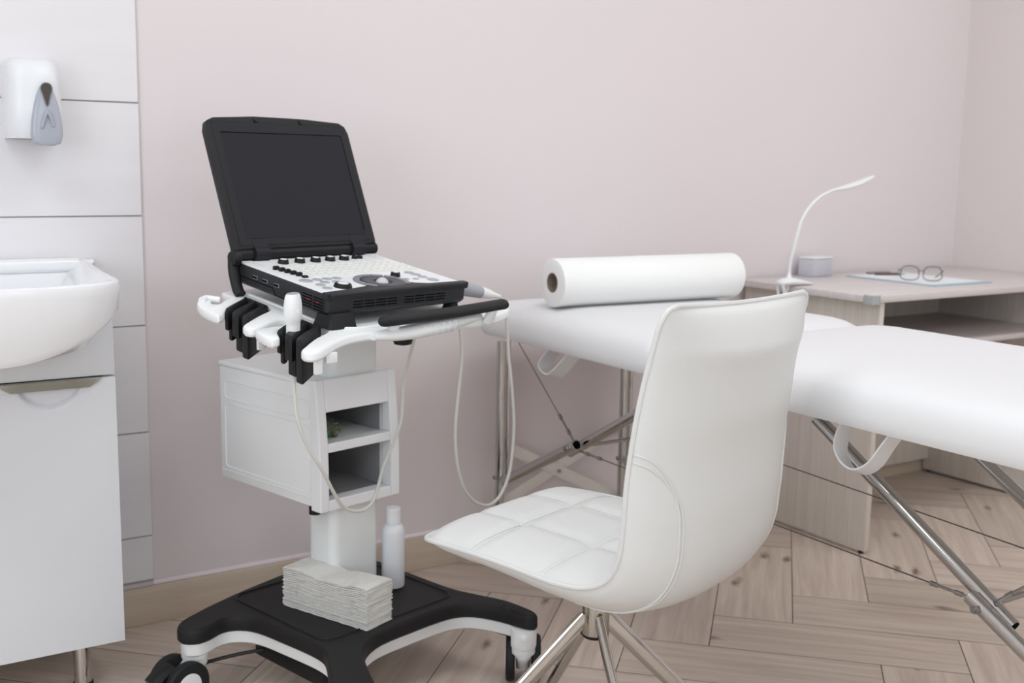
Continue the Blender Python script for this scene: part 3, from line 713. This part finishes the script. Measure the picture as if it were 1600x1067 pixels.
# ------------------------------------------------------------------ transducers
def probes():
    # upright white transducer in the front holder
    p = cw(-.232, -.098, .775)
    t = thing('ultrasound_probe', 'white ultrasound transducer standing upright in the black holder', 'ultrasound probe', p, (0, 0, CA), world=False)
    def ell(cx, cy, rx, ry, z, n=24, pw=2.6, ang=R(35)):
        out = []
        for k in range(n):
            a = 2*pi*k/n; x = rx*abs(cos(a))**(2/pw)*(1 if cos(a) >= 0 else -1); y = ry*abs(sin(a))**(2/pw)*(1 if sin(a) >= 0 else -1)
            out.append(Vector((cx+x*cos(ang)-y*sin(ang), cy+x*sin(ang)+y*cos(ang), z)))
        return out
    bm = bmesh.new(); loft(bm, [ell(0, 0, *r) for r in ((.005, .005, -.044), (.010, .007, -.036), (.0150, .0085, -.020), (.0182, .0105, .0), (.0185, .0112, .034), (.0172, .0110, .050), (.0172, .0110, .055), (.0205, .013, .061), (.0228, .0145, .072), (.0226, .0140, .089), (.0202, .0120, .103), (.0178, .0100, .1075))])
    obj('housing', bm, M['plastic'], t)
    bm = bmesh.new(); loft(bm, [ell(0, 0, *r) for r in ((.0172, .0095, .1070), (.0168, .0088, .1090), (.013, .006, .1097))]); obj('acoustic_lens', bm, M['greyb'], t)
    bm = lathe([(.0055, 0), (.0055, .0012), (.004, .0016)], seg=16); bmesh.ops.rotate(bm, verts=bm.verts, cent=(0, 0, 0), matrix=Matrix.Rotation(R(90), 3, 'X')); bmesh.ops.rotate(bm, verts=bm.verts, cent=(0, 0, 0), matrix=Matrix.Rotation(R(-25), 3, 'Z'))
    bmesh.ops.translate(bm, verts=bm.verts, vec=(-.006, -.0165, .078)); obj('marker_dot', bm, M['panelw'], t)
    o = Vector((-.232, -.098, .775))
    pts = [(-.237, -.104, .742), (-.240, -.105, .725), (-.2385, -.11, .690), (-.234, -.112, .65), (-.212, -.11, .60), (-.178, -.105, .552), (-.135, -.085, .495), (-.09, -.06, .448), (-.045, -.05, .428), (-.005, -.04, .430), (.04, -.01, .452), (.09, .03, .482), (.135, .05, .52), (.162, .055, .57), (.172, .06, .64), (.185, .055, .70), (.203, .05, .765), (.21, .05, .795)]
    obj('cable', tb(spline([Vector(q)-o for q in [pts[0]]+pts[2:]], 6), .0036, 8), M['cable'], t)
    # grey transducer lying at the right rear of the machine
    o = Vector((.30, .035, .838)); t = thing('ultrasound_probe', 'grey transducer with white cone and looped cable, right of the machine', 'ultrasound probe', cw(*o), (0, 0, CA), world=False)
    A = Vector((.250, .050, .862)); B = Vector((.423, .0475, .822)); d = (B-A)
    def along(f): return A+d*f-o
    obj('housing', tb([along(f) for f in (0, .04, .3, .6, .82)], [.012, .0160, .0172, .0165, .0138], 20, sx=1.1, up=(0, 0, 1)), M['greyb'], t)
    obj('strain_relief', tb([along(f) for f in (.80, .83, .98, 1.10, 1.20)], [.0138, .0140, .0110, .0068, .0042], 18), M['plastic'], t)
    en = along(1.19)+o
    pts = [tuple(en), (.470, .047, .800), (.480, .048, .765), (.487, .049, .72), (.494, .05, .664), (.508, .05, .58), (.516, .05, .50), (.510, .05, .42), (.497, .05, .370), (.470, .05, .332), (.436, .05, .318), (.395, .05, .330), (.362, .05, .358), (.340, .05, .395), (.325, .05, .45), (.320, .05, .52), (.328, .05, .60), (.338, .05, .68), (.334, .05, .740), (.322, .05, .785), (.312, .045, .815)]
    obj('cable', tb(spline([Vector(q)-o for q in pts], 6), .0038, 8), M['cable'], t)
probes()

# ------------------------------------------------------------------ bottle, paper towels, packet
def bottle():
    p = cw(.178, .101, .1705)
    t = thing('squeeze_bottle', 'white plastic bottle with flip cap on the black cart base', 'bottle', p, (0, 0, 0), world=False)
    obj('bottle_body', lathe([(.020, 0), (.0245, .002), (.0258, .006), (.0258, .128), (.0248, .136), (.0200, .1445), (.0175, .1465), (.0165, .148)], seg=40), M['bottle'], t)
    c = obj('cap', lathe([(.0158, .1482), (.0166, .149), (.0162, .174), (.0158, .1765)], seg=40), M['panelw'], t)
    obj('flip_lid', lathe([(.0163, .177), (.0163, .1825), (.0153, .1840), (.006, .1845)], seg=40), M['panelw'], c)
bottle()
def towels():
    n = 22; th = .0039; L, Wd = .238, .080
    base = cw(-.006, .070, .1706)
    for i in range(n):
        bm = bmesh.new(); nx, ny = 26, 6
        jit = random.uniform(-.0012, .0012); j2 = random.uniform(-.0014, .0014)
        if i in (4, 17, 18): j2 -= .0012
        def z(u, v, k):
            zz = i*th+k*th*.93
            a = max(0, (i/n))
            return zz+a*(.0028*sin(u*9+.4)+.0016*sin(u*17+v*2)+.006*(u-.5)**2*(1)+.006*max(0, .25-abs(v-.5))*0)+.0005*sin(i*1.7+u*23)*a
        V = {}
        for k in (0, 1):
            for a in range(nx+1):
                for b in range(ny+1):
                    u, v = a/nx, b/ny
                    wob = .0009*sin(u*40+i*2.1)+.0006*sin(u*90+i)
                    x = (v-.5)*Wd+j2+(wob if b == 0 else (-wob if b == ny else 0)); y = (u-.5)*L+jit+(.0007*sin(v*30+i) if a in (0, nx) else 0)
                    zz = z(u, v, k)
                    if b in (0, ny): zz += (.0006 if k == 0 else -.0006)
                    V[k, a, b] = bm.verts.new((x, y, zz))
        for a in range(nx):
            for b in range(ny):
                bm.faces.new((V[1, a, b], V[1, a, b+1], V[1, a+1, b+1], V[1, a+1, b])); bm.faces.new((V[0, a, b], V[0, a+1, b], V[0, a+1, b+1], V[0, a, b+1]))
        for a in range(nx):
            for b in (0, ny): bm.faces.new((V[0, a, b], V[0, a+1, b], V[1, a+1, b], V[1, a, b]))
        for b in range(ny):
            for a in (0, nx): bm.faces.new((V[0, a, b], V[0, a, b+1], V[1, a, b+1], V[1, a, b]))
        o = obj('paper_towel', bm, M['towel']); o.location = base; o.rotation_euler = (0, 0, CA+R(9))
        lab = 'folded grey recycled paper towel inside the stack on the cart base'
        if i == n-1: lab = 'topmost folded grey recycled paper towel of the stack on the cart base'
        if i == 0: lab = 'bottom folded grey recycled paper towel lying on the black cart base'
        tag(o, lab, 'paper towel', 'paper towels stacked on the cart base')
towels()
def packet():
    t = thing('plastic_packet', 'crumpled translucent packet with green print inside the upper box compartment', 'packet', cw(.035, .20, .532), (0, 0, CA), world=False)
    bm = bmesh.new(); bmesh.ops.create_icosphere(bm, subdivisions=4, radius=1)
    for v in bm.verts:
        c = v.co.copy(); f = 1+.16*sin(c.x*9+c.y*4)*cos(c.z*7+c.y*6)+.08*sin(c.y*17+c.x*11)
        v.co = Vector((c.x*.042*f, c.y*.075*f, max(-.0155, c.z*.019*f)))
    bmesh.ops.translate(bm, verts=bm.verts, vec=(0, 0, .0162)); obj('film', bm, M['bag'], t)
    bm = bx((-.038, -.078, .006), (-.012, -.070, .022), .002); obj('printed_band', bm, M['baggreen'], t)
packet()

# ------------------------------------------------------------------ swivel chair
def chair():
    t = thing('swivel_chair', 'white quilted leatherette chair with chrome four-legged base, in front of the massage table', 'chair', (1.2, 1.56, 0), (0, 0, R(18)), world=False)
    prof = [(.247, .458), (.215, .464), (.19, .466), (.12, .467), (.07, .466), (-.02, .462), (-.09, .463), (-.135, .470), (-.170, .489), (-.190, .525), (-.197, .57), (-.202, .64), (-.211, .71), (-.224, .79), (-.239, .855), (-.249, .892), (-.254, .9075)]
    P = spline([(0, y, z) for y, z in prof], 8)
    acc = [0]
    for a, b in zip(P, P[1:]): acc.append(acc[-1]+(b-a).length)
    LN = acc[-1]
    def at(s):
        for i in range(len(acc)-1):
            if acc[i+1] >= s: break
        f = (s-acc[i])/(acc[i+1]-acc[i]); p = P[i].lerp(P[i+1], f)
        i0, i1 = max(0, i-4), min(len(P)-1, i+5); tt = (P[i1]-P[i0]).normalized()
        return p, Vector((0, tt.z, -tt.y))
    s_bend = .42   # arc length of the seat/back bend
    def lerp_tab(tab, s):
        for (a, va), (b, vb) in zip(tab, tab[1:]):
            if s <= b: f = (s-a)/(b-a); f = f*f*(3-2*f); return va+(vb-va)*f
        return tab[-1][1]
    hb_t = [(0, .036), (.12, .050), (.30, .062), (.42, .072), (.52, .060), (.66, .046), (LN-.08, .034), (LN, .028)]
    wr_t = [(0, .002), (.25, .004), (.40, .010), (.52, .022), (.70, .026), (LN, .026)]
    w_t = [(0, .214), (.2, .220), (.42, .236), (.60, .240), (LN, .231)]
    cx_t = [(0, 0), (.3, .003), (.45, .014), (.65, .016), (LN, .021)]
    def xs(s, u):
        f = max(0, (s-(LN-.3))/.3); return Vector((lerp_tab(cx_t, s)+u*half(s), -.006*u*f, f*(.006*u*u-.004*u)))
    rc = .055
    def half(s):
        w_ = lerp_tab(w_t, s); d = min(s, LN-s)
        r_ = rc if s < LN/2 else .034
        if d < r_: w_ -= r_*(1-math.sqrt(max(0, 1-(1-d/r_)**2)))*.9
        return w_
    NS, NU = 110, 48
    ss = [LN*(.5-.5*cos(pi*k/NS))*.35+LN*k/NS*.65 for k in range(NS+1)]
    us = [sin(pi/2*(-1+2*k/NU))*.75+(-1+2*k/NU)*.25 for k in range(NU+1)]
    rows = [0, .135, .285, .43, .585, .73, LN]
    def q1(x): return abs(x)
    def top(s, u):
        p, n = at(s); d = min(s, LN-s); e = min(1, math.sqrt(max(0, d/.045)))*(1-abs(u)**5)
        for a, b in zip(rows, rows[1:]):
            if s <= b+1e-6: fr = (s-a)/(b-a); break
        fu = ((u+1)*1.5) % 1.0 if u < 1 else 1
        qs = abs(sin(pi*min(1, max(0, fr)))); qu = abs(sin(pi*fu))
        q = (min(1, qs*2.2)**.5)*(.45+.55*min(1, qu*2.2)**.5)
        h = e*(.010+.016*q)
        return p+n*(h-lerp_tab(wr_t, s)*(1-u*u)*e)+xs(s, u)
    def bot(s, u):
        p, n = at(s); d = min(s, LN-s); e = min(1, math.sqrt(max(0, d/.06)))
        k = (1-abs(u)**2.8)**.55 if abs(u) < 1 else 0
        return p-n*(lerp_tab(hb_t, s)*e*k+lerp_tab(wr_t, s)*(1-u*u)*e)+xs(s, u)
    for nm, fn in (('cushion', top), ('outer_shell', bot)):
        bm = bmesh.new(); g = [[bm.verts.new(fn(s, u)) for u in us] for s in ss]
        for i in range(NS):
            for j in range(NU): bm.faces.new((g[i][j], g[i][j+1], g[i+1][j+1], g[i+1][j]))
        obj(nm, bm, M['leather'], t)
    rim = [bot(s, 1) for s in ss]+[bot(LN, u) for u in us[::-1][1:-1]]+[bot(s, -1) for s in ss[::-1]]+[bot(0, u) for u in us[1:-1]]
    cl = [rim[0]]
    for p in rim[1:]:
        if (p-cl[-1]).length > .006: cl.append(p)
    obj('piping', tb(cl, .0042, 8, closed=True), M['leather'], t)
    # raised seams on the outer shell
    def seam(nm, path, r=.0016, m='leather', off=.0004):
        pts = []
        for (s, u) in path:
            p, n = at(s); q = bot(s, u); pts.append(q-n*off)
        obj(nm, tb(pts, r, 6), M[m], t)
    def pth(ctrl): return [(q.x, q.y) for q in spline([(s, u, 0) for s, u in ctrl], 10)]
    for k in (0, 1):
        ds, du = .012*k, .028*k
        for g in (-1, 1):
            seam('shell_seam', pth([(.635-ds, g*.995), (.628-ds, g*(.92)), (.605-ds, g*(.82-du*.3)), (.56-ds*.6, g*(.735-du)), (.49, g*(.700-du)), (.42, g*(.705-du)), (.36, g*(.725-du)), (.32, g*(.75-du))]), .0019)
    # stitching along the quilting lines of the seat
    def stitch(path):
        bm = bmesh.new(); pts = []
        for s, u in path:
            p, n = at(s); pts.append(top(s, u)+n*.0006)
        for a, b in zip(pts, pts[1:]):
            if (b-a).length > 1e-4: tube(bm, [a.lerp(b, .1), a.lerp(b, .75)], .0006, 5)
        obj('stitching', bm, M['thread'], t)
    for s0 in (.135, .285, .43):
        for dd in (-.004, .004): stitch([(s0+dd, -.95+1.9*k/70) for k in range(71)])
    for u0 in (-1/3, 1/3):
        for dd in (-.02, .02): stitch([(.02+.44*k/60, u0+dd) for k in range(61)])
    # pedestal
    cx, cy = .025, .018
    obj('mounting_plate', lathe([(.055, .398), (.060, .401), (.060, .406)], (cx, cy, 0)), M['steel'], t)
    obj('column', lathe([(.0245, .274), (.0255, .276), (.0255, .41)], (cx, cy, 0), 36), M['chrome'], t)
    obj('column_cap', lathe([(.0225, .2675), (.0245, .2695), (.0245, .2742)], (cx, cy, 0), 36), M['rubber'], t)
    for az in (18, 108, 198, 288):
        a = R(az)+R(18)     # heading -> local
        dx, dy = sin(a), cos(a)
        bm = bmesh.new(); rs = []
        for f in [0, .05, .5, .95, 1]:
            r_ = .018+(.30-.018)*f; z = .306+(.014-.306)*f
            rs.append(Vector((cx+dx*r_, cy+dy*r_, z)))
        tube(bm, rs, [.0165, .0165, .0150, .0135, .0125], 16, sx=.52, up=(0, 0, 1))
        l = obj('leg', bm, M['chrome'], t)
        obj('foot_glide', lathe([(.010, .0005), (.011, .002), (.011, .008), (.006, .012)], (cx+dx*.296, cy+dy*.296, 0), 16), M['rubber'], l)
chair()

# ------------------------------------------------------------------ massage table
def table():
    t = thing('massage_table', 'white folding massage table with chrome tube legs along the right of the room', 'massage table', (1.9, 1.67, 0))
    XA, XB = 1.568, 2.25
    def cushion(ya, yb, nm):
        q = rrect(XA, ya, XB, yb, .060, 7)
        lv = [(.020, .668), (.006, .672), (.001, .680), (0, .695), (.001, .712), (.006, .728), (.015, .740), (.030, .750), (.050, .757), (.080, .762), (.12, .765), (.17, .766)]
        lv2 = [(d, z) for d, z in lv]
        bm = bmesh.new(); rings = []
        cx, cy = (XA+XB)/2, (ya+yb)/2; hx, hy = (XB-XA)/2, (yb-ya)/2
        for d, z in lv2:
            sx_, sy_ = (hx-d)/hx, (hy-d)/hy
            rings.append([Vector((cx+(x-cx)*sx_, cy+(y-cy)*sy_, z)) for x, y in q])
        loft(bm, rings); return obj(nm, bm, M['tabvinyl'], t)
    cushion(1.845, 2.617, 'cushion'); cushion(.72, 1.842, 'cushion')
    for ya, yb in ((1.86, 2.60), (.74, 1.83)):
        bm = bmesh.new()
        for lo, hi in (((XA+.085, ya), (XA+.105, yb)), ((XB-.105, ya), (XB-.085, yb)), ((XA+.105, ya+.03), (XB-.105, ya+.05)), ((XA+.105, yb-.05), (XB-.105, yb-.03))): box(bm, (lo[0], lo[1], .658), (hi[0], hi[1], .6675))
        obj('frame', bm, M['steel'], t, smooth=False)
    XN, XFL, XFR = 1.650, 2.080, 1.965
    YL, YR = 2.60, .77
    for x, y in ((XN, YL), (XFL, YL), (XN, YR), (XFR, YR)):
        l = obj('leg', tb([(x, y, .014), (x, y, .642)], .0125, 18), M['legchrome'], t)
        obj('inner_rod', tb([(x+.024, y, .235), (x+.024, y, .642)], .006, 10), M['legchrome'], l)
        obj('foot', lathe([(.0135, .0005), (.0145, .002), (.0145, .022), (.0130, .026)], (x, y, 0), 18), M['greyb'], l)
        obj('bolt', lathe([(.0, -.022), (.006, -.020), (.006, .0)], (x, y-.0, .262), 12, 'x', False), M['steel'], l)
    def strut(x, leg, knee, top_, nm1='lower_strut', nm2='upper_strut', sgn=1):
        # the lower tube runs from leg past the knee, the upper one beside it up to the table
        a, k, c = Vector((x, *leg)), Vector((x, *knee)), Vector((x, *top_))
        d1 = (k-a).normalized(); d2 = (c-k).normalized()
        lo = obj(nm1, tb([a, k+d1*.026], .0135, 18), M['legchrome'], t)
        o = Vector((.0285*sgn, 0, 0))
        up = obj(nm2, tb([k-d2*.050+o, c+o], .0135, 18), M['legchrome'], t)
        # open tube end
        e = k-d2*.0505+o; obj('tube_opening', tb([e-d2*.0006, e+d2*.001], .0108, 18), M['blackdeep'], up)
        e = k+d1*.0265; obj('tube_opening', tb([e+d1*.0006, e-d1*.001], .0108, 18), M['blackdeep'], lo)
        obj('knee_bolt', tb([k+Vector((-.024*sgn, 0, 0)), k+Vector((.046*sgn, 0, 0))], .0045, 10), M['steel'], lo)
        obj('bolt_head', tb([k+Vector((-.020*sgn, 0, 0)), k+Vector((-.014*sgn, 0, 0))], .0085, 6), M['steel'], lo)
    strut(XN, (2.580, .255), (2.267, .418), (1.90, .628)); strut(XFL, (2.580, .255), (2.267, .418), (1.90, .628))
    strut(XN-.0, (.79, .236), (1.098, .403), (1.500, .642)); strut(XFR, (.79, .236), (1.098, .403), (1.500, .642))
    obj('cross_rod', tb([(XN, 2.267, .418), (XFL, 2.267, .418)], .0045, 10), M['steel'], t)
    obj('cross_rod', tb([(XN, 1.098, .403), (XFR, 1.098, .403)], .0055, 10), M['steel'], t)
    def cable(a, b, both=True):
        a, b = Vector(a), Vector(b); d = (b-a).normalized()
        c = obj('tension_cable', tb([a, b], .0014, 6), M['wire'], t)
        for e, s in ((a, 1), (b, -1))[:2 if both else 1]:
            obj('cable_sleeve', tb([e, e+d*s*.085], .0028, 8), M['steel'], c)
            for f in (.035, .085): obj('ferrule', tb([e+d*s*(f-.008), e+d*s*(f+.006)], .0048, 8), M['steel'], c)
    cable((XN+.01, 1.115, .408), (XN+.01, 2.245, .413)); cable((XFR, 1.115, .408), (XFL-.04, 2.245, .413))
    cable((XN+.016, 2.275, .428), (XN+.016, 2.54, .645), False); cable((XFL, 2.275, .428), (XFL, 2.54, .645), False)
    cable((XN+.016, 1.085, .412), (XN+.016, .82, .645), False); cable((XFR, 1.085, .412), (XFR, .82, .645), False)
    # flat brace bars between each pair of end legs
    for y, xf in ((2.622, XFL), (.744, XFR)):
        a, b = Vector((XN+.0, y, .355)), Vector((xf, y, .135)); c, d = Vector((XN+.0, y+.004, .165)), Vector((xf, y+.004, .345))
        bm = bmesh.new(); tube(bm, [a, b], .0155, 4, sx=.10, up=(0, 0, 1)); obj('brace_bar', bm, M['alu'], t)
        bm = bmesh.new(); tube(bm, [c, d], .0155, 4, sx=.10, up=(0, 0, 1)); obj('brace_bar', bm, M['alu'], t)
        m_ = (a+b)*.5; obj('brace_rivet', tb([m_+Vector((0, -.006, 0)), m_+Vector((0, .008, 0))], .006, 10), M['steel'], t)
    # webbing straps
    def strap(yz):
        ctl = [(1.612-.006*sin(pi*i/(len(yz)-1)), y, z) for i, (y, z) in enumerate(yz)]
        c = spline(ctl, 6); bm = bmesh.new(); W_ = .021
        n = len(c); g = []
        for i, p in enumerate(c):
            tng = (c[min(i+1, n-1)]-c[max(0, i-1)]).normalized(); f = i/(n-1)
            side = Vector((1, .10, -.15-.25*sin(pi*f))).normalized(); side = (side-tng*side.dot(tng)).normalized(); nr = tng.cross(side).normalized()*.0016
            g.append([p-side*W_+nr, p+side*W_+nr, p+side*W_-nr, p-side*W_-nr])
        loft(bm, g); s = obj('strap', bm, M['tabvinyl'], t)
        for k in (-.78, .78): pass
    strap([(2.272, .676), (2.308, .650), (2.330, .622), (2.318, .604), (2.288, .601), (2.250, .628), (2.218, .658), (2.196, .678)])
    strap([(1.362, .676), (1.376, .645), (1.377, .615), (1.358, .591), (1.330, .586), (1.300, .606), (1.275, .645), (1.254, .678)])
table()

def roll():
    A = Vector((1.628, 2.335, .828)); B = Vector((2.205, 2.305, .828)); d = (B-A); L = d.length; ang = math.atan2(d.y, d.x)
    t = thing('paper_roll', 'large white disposable paper roll lying across the massage table', 'paper roll', A, (0, 0, ang), world=False)
    ro, ri = .0605, .0250
    bm = lathe([(ri, .0006), (ro-.003, 0), (ro-.0008, .0012), (ro, .004), (ro, L-.004), (ro-.0008, L-.0012), (ro-.003, L), (ri, L-.0006)], (0, 0, 0), 64, 'x', False, False)
    obj('paper', bm, M['paper'], t)
    bm = lathe([(ri, 0), (ri, L)], (0, 0, 0), 40, 'x', False, False); bm2 = lathe([(ri-.002, -.0), (ri-.002, L)], (0, 0, 0), 40, 'x', False, False)
    r = lathe([(ri, 0), (ri-.002, 0)], (0, 0, 0), 40, 'x', False, False)
    obj('cardboard_core', merge(bm, bm2, r), M['card'], t)
    obj('loose_edge', bx((.004, -.006, -ro-.0006), (L-.004, .030, -ro+.0004)), M['paper'], t, smooth=False)
roll()

# ------------------------------------------------------------------ desk and things on it
def desk():
    t = thing('desk', 'pale wood-grain laminate desk in the right corner of the room', 'desk', (3.1, 2.4, 0))
    obj('desk_top', bx((2.588, 2.138, .747), (3.700, 2.686, .767), .0015), M['deskh'], t)
    obj('side_panel', bx((2.632, 2.146, .010), (2.652, 2.684, .7465), .001), M['deskv'], t)
    p = obj('side_panel', bx((3.590, 2.146, .010), (3.610, 2.684, .7465), .001), M['deskv'], t)
    obj('modesty_panel', bx((2.6525, 2.660, .055), (3.5895, 2.676, .7465), .001), M['deskv'], t)
    obj('shelf', bx((2.6525, 2.18, .590), (3.5895, 2.6595, .606), .001), M['deskh'], t)
    for x in (2.642, 3.600):
        for y in (2.165, 2.66): obj('glide', lathe([(.008, .0005), (.008, .0102)], (x, y, 0), 14), M['rubber'], t)
    c = obj('corner_guard', prism(smooth2([(2.582, 2.132), (2.612, 2.131), (2.616, 2.139), (2.592, 2.142), (2.590, 2.166), (2.582, 2.162)], 3), [(0, .744), (0, .770)]), M['clear'], t)
    c['label'] = 'clear plastic corner guard'
desk()
def desk_lamp():
    t = thing('desk_lamp', 'white clip-on gooseneck lamp clamped to the left edge of the desk', 'lamp', (2.598, 2.45, .767))
    def pad(prof, nm):      # (x, half width, z bottom, z top) stations running inwards over the desk
        rings = []
        for x, w_, za, zb_ in prof:
            rings.append([Vector((x, 2.45+w_*cos(2*pi*k/16), (za+zb_)/2+(zb_-za)/2*sin(2*pi*k/16))) for k in range(16)])
        bm = bmesh.new(); loft(bm, rings); return obj(nm, bm, M['lampw'], t)
    pad([(2.538, .008, .773, .780), (2.543, .017, .768, .786), (2.560, .022, .767, .791), (2.590, .023, .7675, .792), (2.620, .021, .7675, .788), (2.650, .016, .7675, .780), (2.675, .011, .7672, .774), (2.680, .004, .768, .771)], 'clamp_top')
    pad([(2.536, .006, .712, .717), (2.541, .016, .709, .719), (2.560, .022, .708, .721), (2.600, .021, .709, .7205), (2.622, .012, .711, .719), (2.627, .004, .713, .717)], 'clamp_jaw')
    for y in (2.438, 2.462): obj('clamp_arm', tb([(2.548, y, .716), (2.553, y, .745), (2.546, y, .772)], .0048, 8), M['lampw'], t)
    obj('clamp_arm', tb([(2.575, 2.45, .716), (2.571, 2.45, .745), (2.578, 2.45, .770)], .0060, 8), M['lampw'], t)
    obj('spring', tb([(2.561+.004*cos(a), 2.45+.004*sin(a), .722+a*.0012) for a in [k*.5 for k in range(76)]], .0009, 5), M['steel'], t)
    obj('neck_base', lathe([(.016, .783), (.011, .788), (.0065, .797), (.005, .806)], (2.594, 2.462, 0)), M['lampw'], t)
    pts = spline([(2.594, 2.462, .800), (2.594, 2.46, .835), (2.598, 2.455, .870), (2.606, 2.45, .915), (2.622, 2.45, .963), (2.652, 2.45, 1.002), (2.692, 2.45, 1.032), (2.745, 2.45, 1.053), (2.770, 2.45, 1.058)], 8)
    obj('gooseneck', tb(pts, .0047, 12), M['lampw'], t)
    d = Vector((.97, 0, .24)).normalized(); a = Vector((2.765, 2.45, 1.057))
    rings = []
    for f, w_, h in ((0, .005, .005), (.1, .009, .006), (.3, .014, .0085), (.6, .016, .009), (.85, .013, .007), (1, .006, .004)):
        c = a+Vector((d.x, 0, d.z))*(.172*f)-Vector((0, 0, .006*sin(pi*f)))
        n = Vector((-d.z, 0, d.x)); rings.append([c+Vector((0, 1, 0))*w_*cos(2*pi*k/16)+n*h*sin(2*pi*k/16) for k in range(16)])
    bm = bmesh.new(); loft(bm, rings); hd = obj('lamp_head', bm, M['lampw'], t)
desk_lamp()
def small_desk_things():
    o = obj('box', bx((0, 0, 0), (.106, .062, .058), .003), M['boxg'])
    t = thing('card_box', 'small light grey box at the back of the desk behind the lamp', 'box', (2.868, 2.615, .7674), (0, 0, R(8)), world=False)
    o.parent = t; o.name = 'box_body'
    obj('lid', prism(rrect(.0, .0, .106, .062, .004, 2), [(-.001, .0585), (-.001, .0625), (.003, .0645)]), M['lampw'], t)
    b = thing('clipboard', 'light blue clipboard lying flat near the front of the desk', 'clipboard', (3.14, 2.41, .7674))
    obj('board', bx((2.996, 2.240, .7674), (3.280, 2.590, .7704), .001), M['blueb'], b)
    obj('metal_clip', bx((3.09, 2.565, .7722), (3.19, 2.588, .779), .002), M['steel'], b)
    p = tag(obj('paper_sheet', bx((3.004, 2.262, .7706), (3.262, 2.578, .7719)), M['paperw'], smooth=False), 'white paper sheet lying on the light blue clipboard', 'paper')
    # pen
    P0 = Vector((3.085, 2.545, .7765)); P1 = Vector((3.175, 2.500, .7765)); d = (P1-P0)
    t = thing('pen', 'dark pen lying on the paper beside the eyeglasses', 'pen', P0, world=True)
    obj('barrel', tb([P0, P0+d*.8], .0045, 10), M['pen'], t); obj('tip', tb([P0+d*.8, P0+d*1.05], [.0042, .001], 10), M['steel'], t)
    # eyeglasses: standing on the lens bottoms, temples folded back over the paper
    ang = math.atan2(2.286-2.392, 3.103-3.008)
    t = thing('eyeglasses', 'dark thin-framed eyeglasses resting open on the paper sheet on the desk', 'eyeglasses', (3.055, 2.339, .7722), (0, 0, ang), world=False)
    # local x along the front, local y towards the wall side
    for s in (-1, 1):
        cx = s*.0345; q = []
        for k in range(28):
            a = 2*pi*k/28; x = .027*abs(cos(a))**.7*(1 if cos(a) > 0 else -1); z = .0225*abs(sin(a))**.75*(1 if sin(a) > 0 else -1)
            if z < 0: x *= 1+.10
            q.append(Vector((cx+x, .003, .0250+z)))
        r = obj('rim', tb(q, .0013, 8, closed=True), M['frame'], t)
        bm = bmesh.new(); loft(bm, [[p+Vector((0, -.0005, 0)) for p in q], [p+Vector((0, .0005, 0)) for p in q]]); obj('lens', bm, M['lens'], r)
        tp = obj('temple', tb(spline([(s*.062, .004, .032), (s*.067, .012, .034), (s*.066, .06, .026), (s*.060, .115, .010), (s*.055, .135, .0025)], 6), .0014, 8), M['frame'], t)
    obj('bridge', tb(spline([(-.0085, .002, .030), (0, -.001, .034), (.0085, .002, .030)], 4), .0012, 8), M['frame'], t)
small_desk_things()
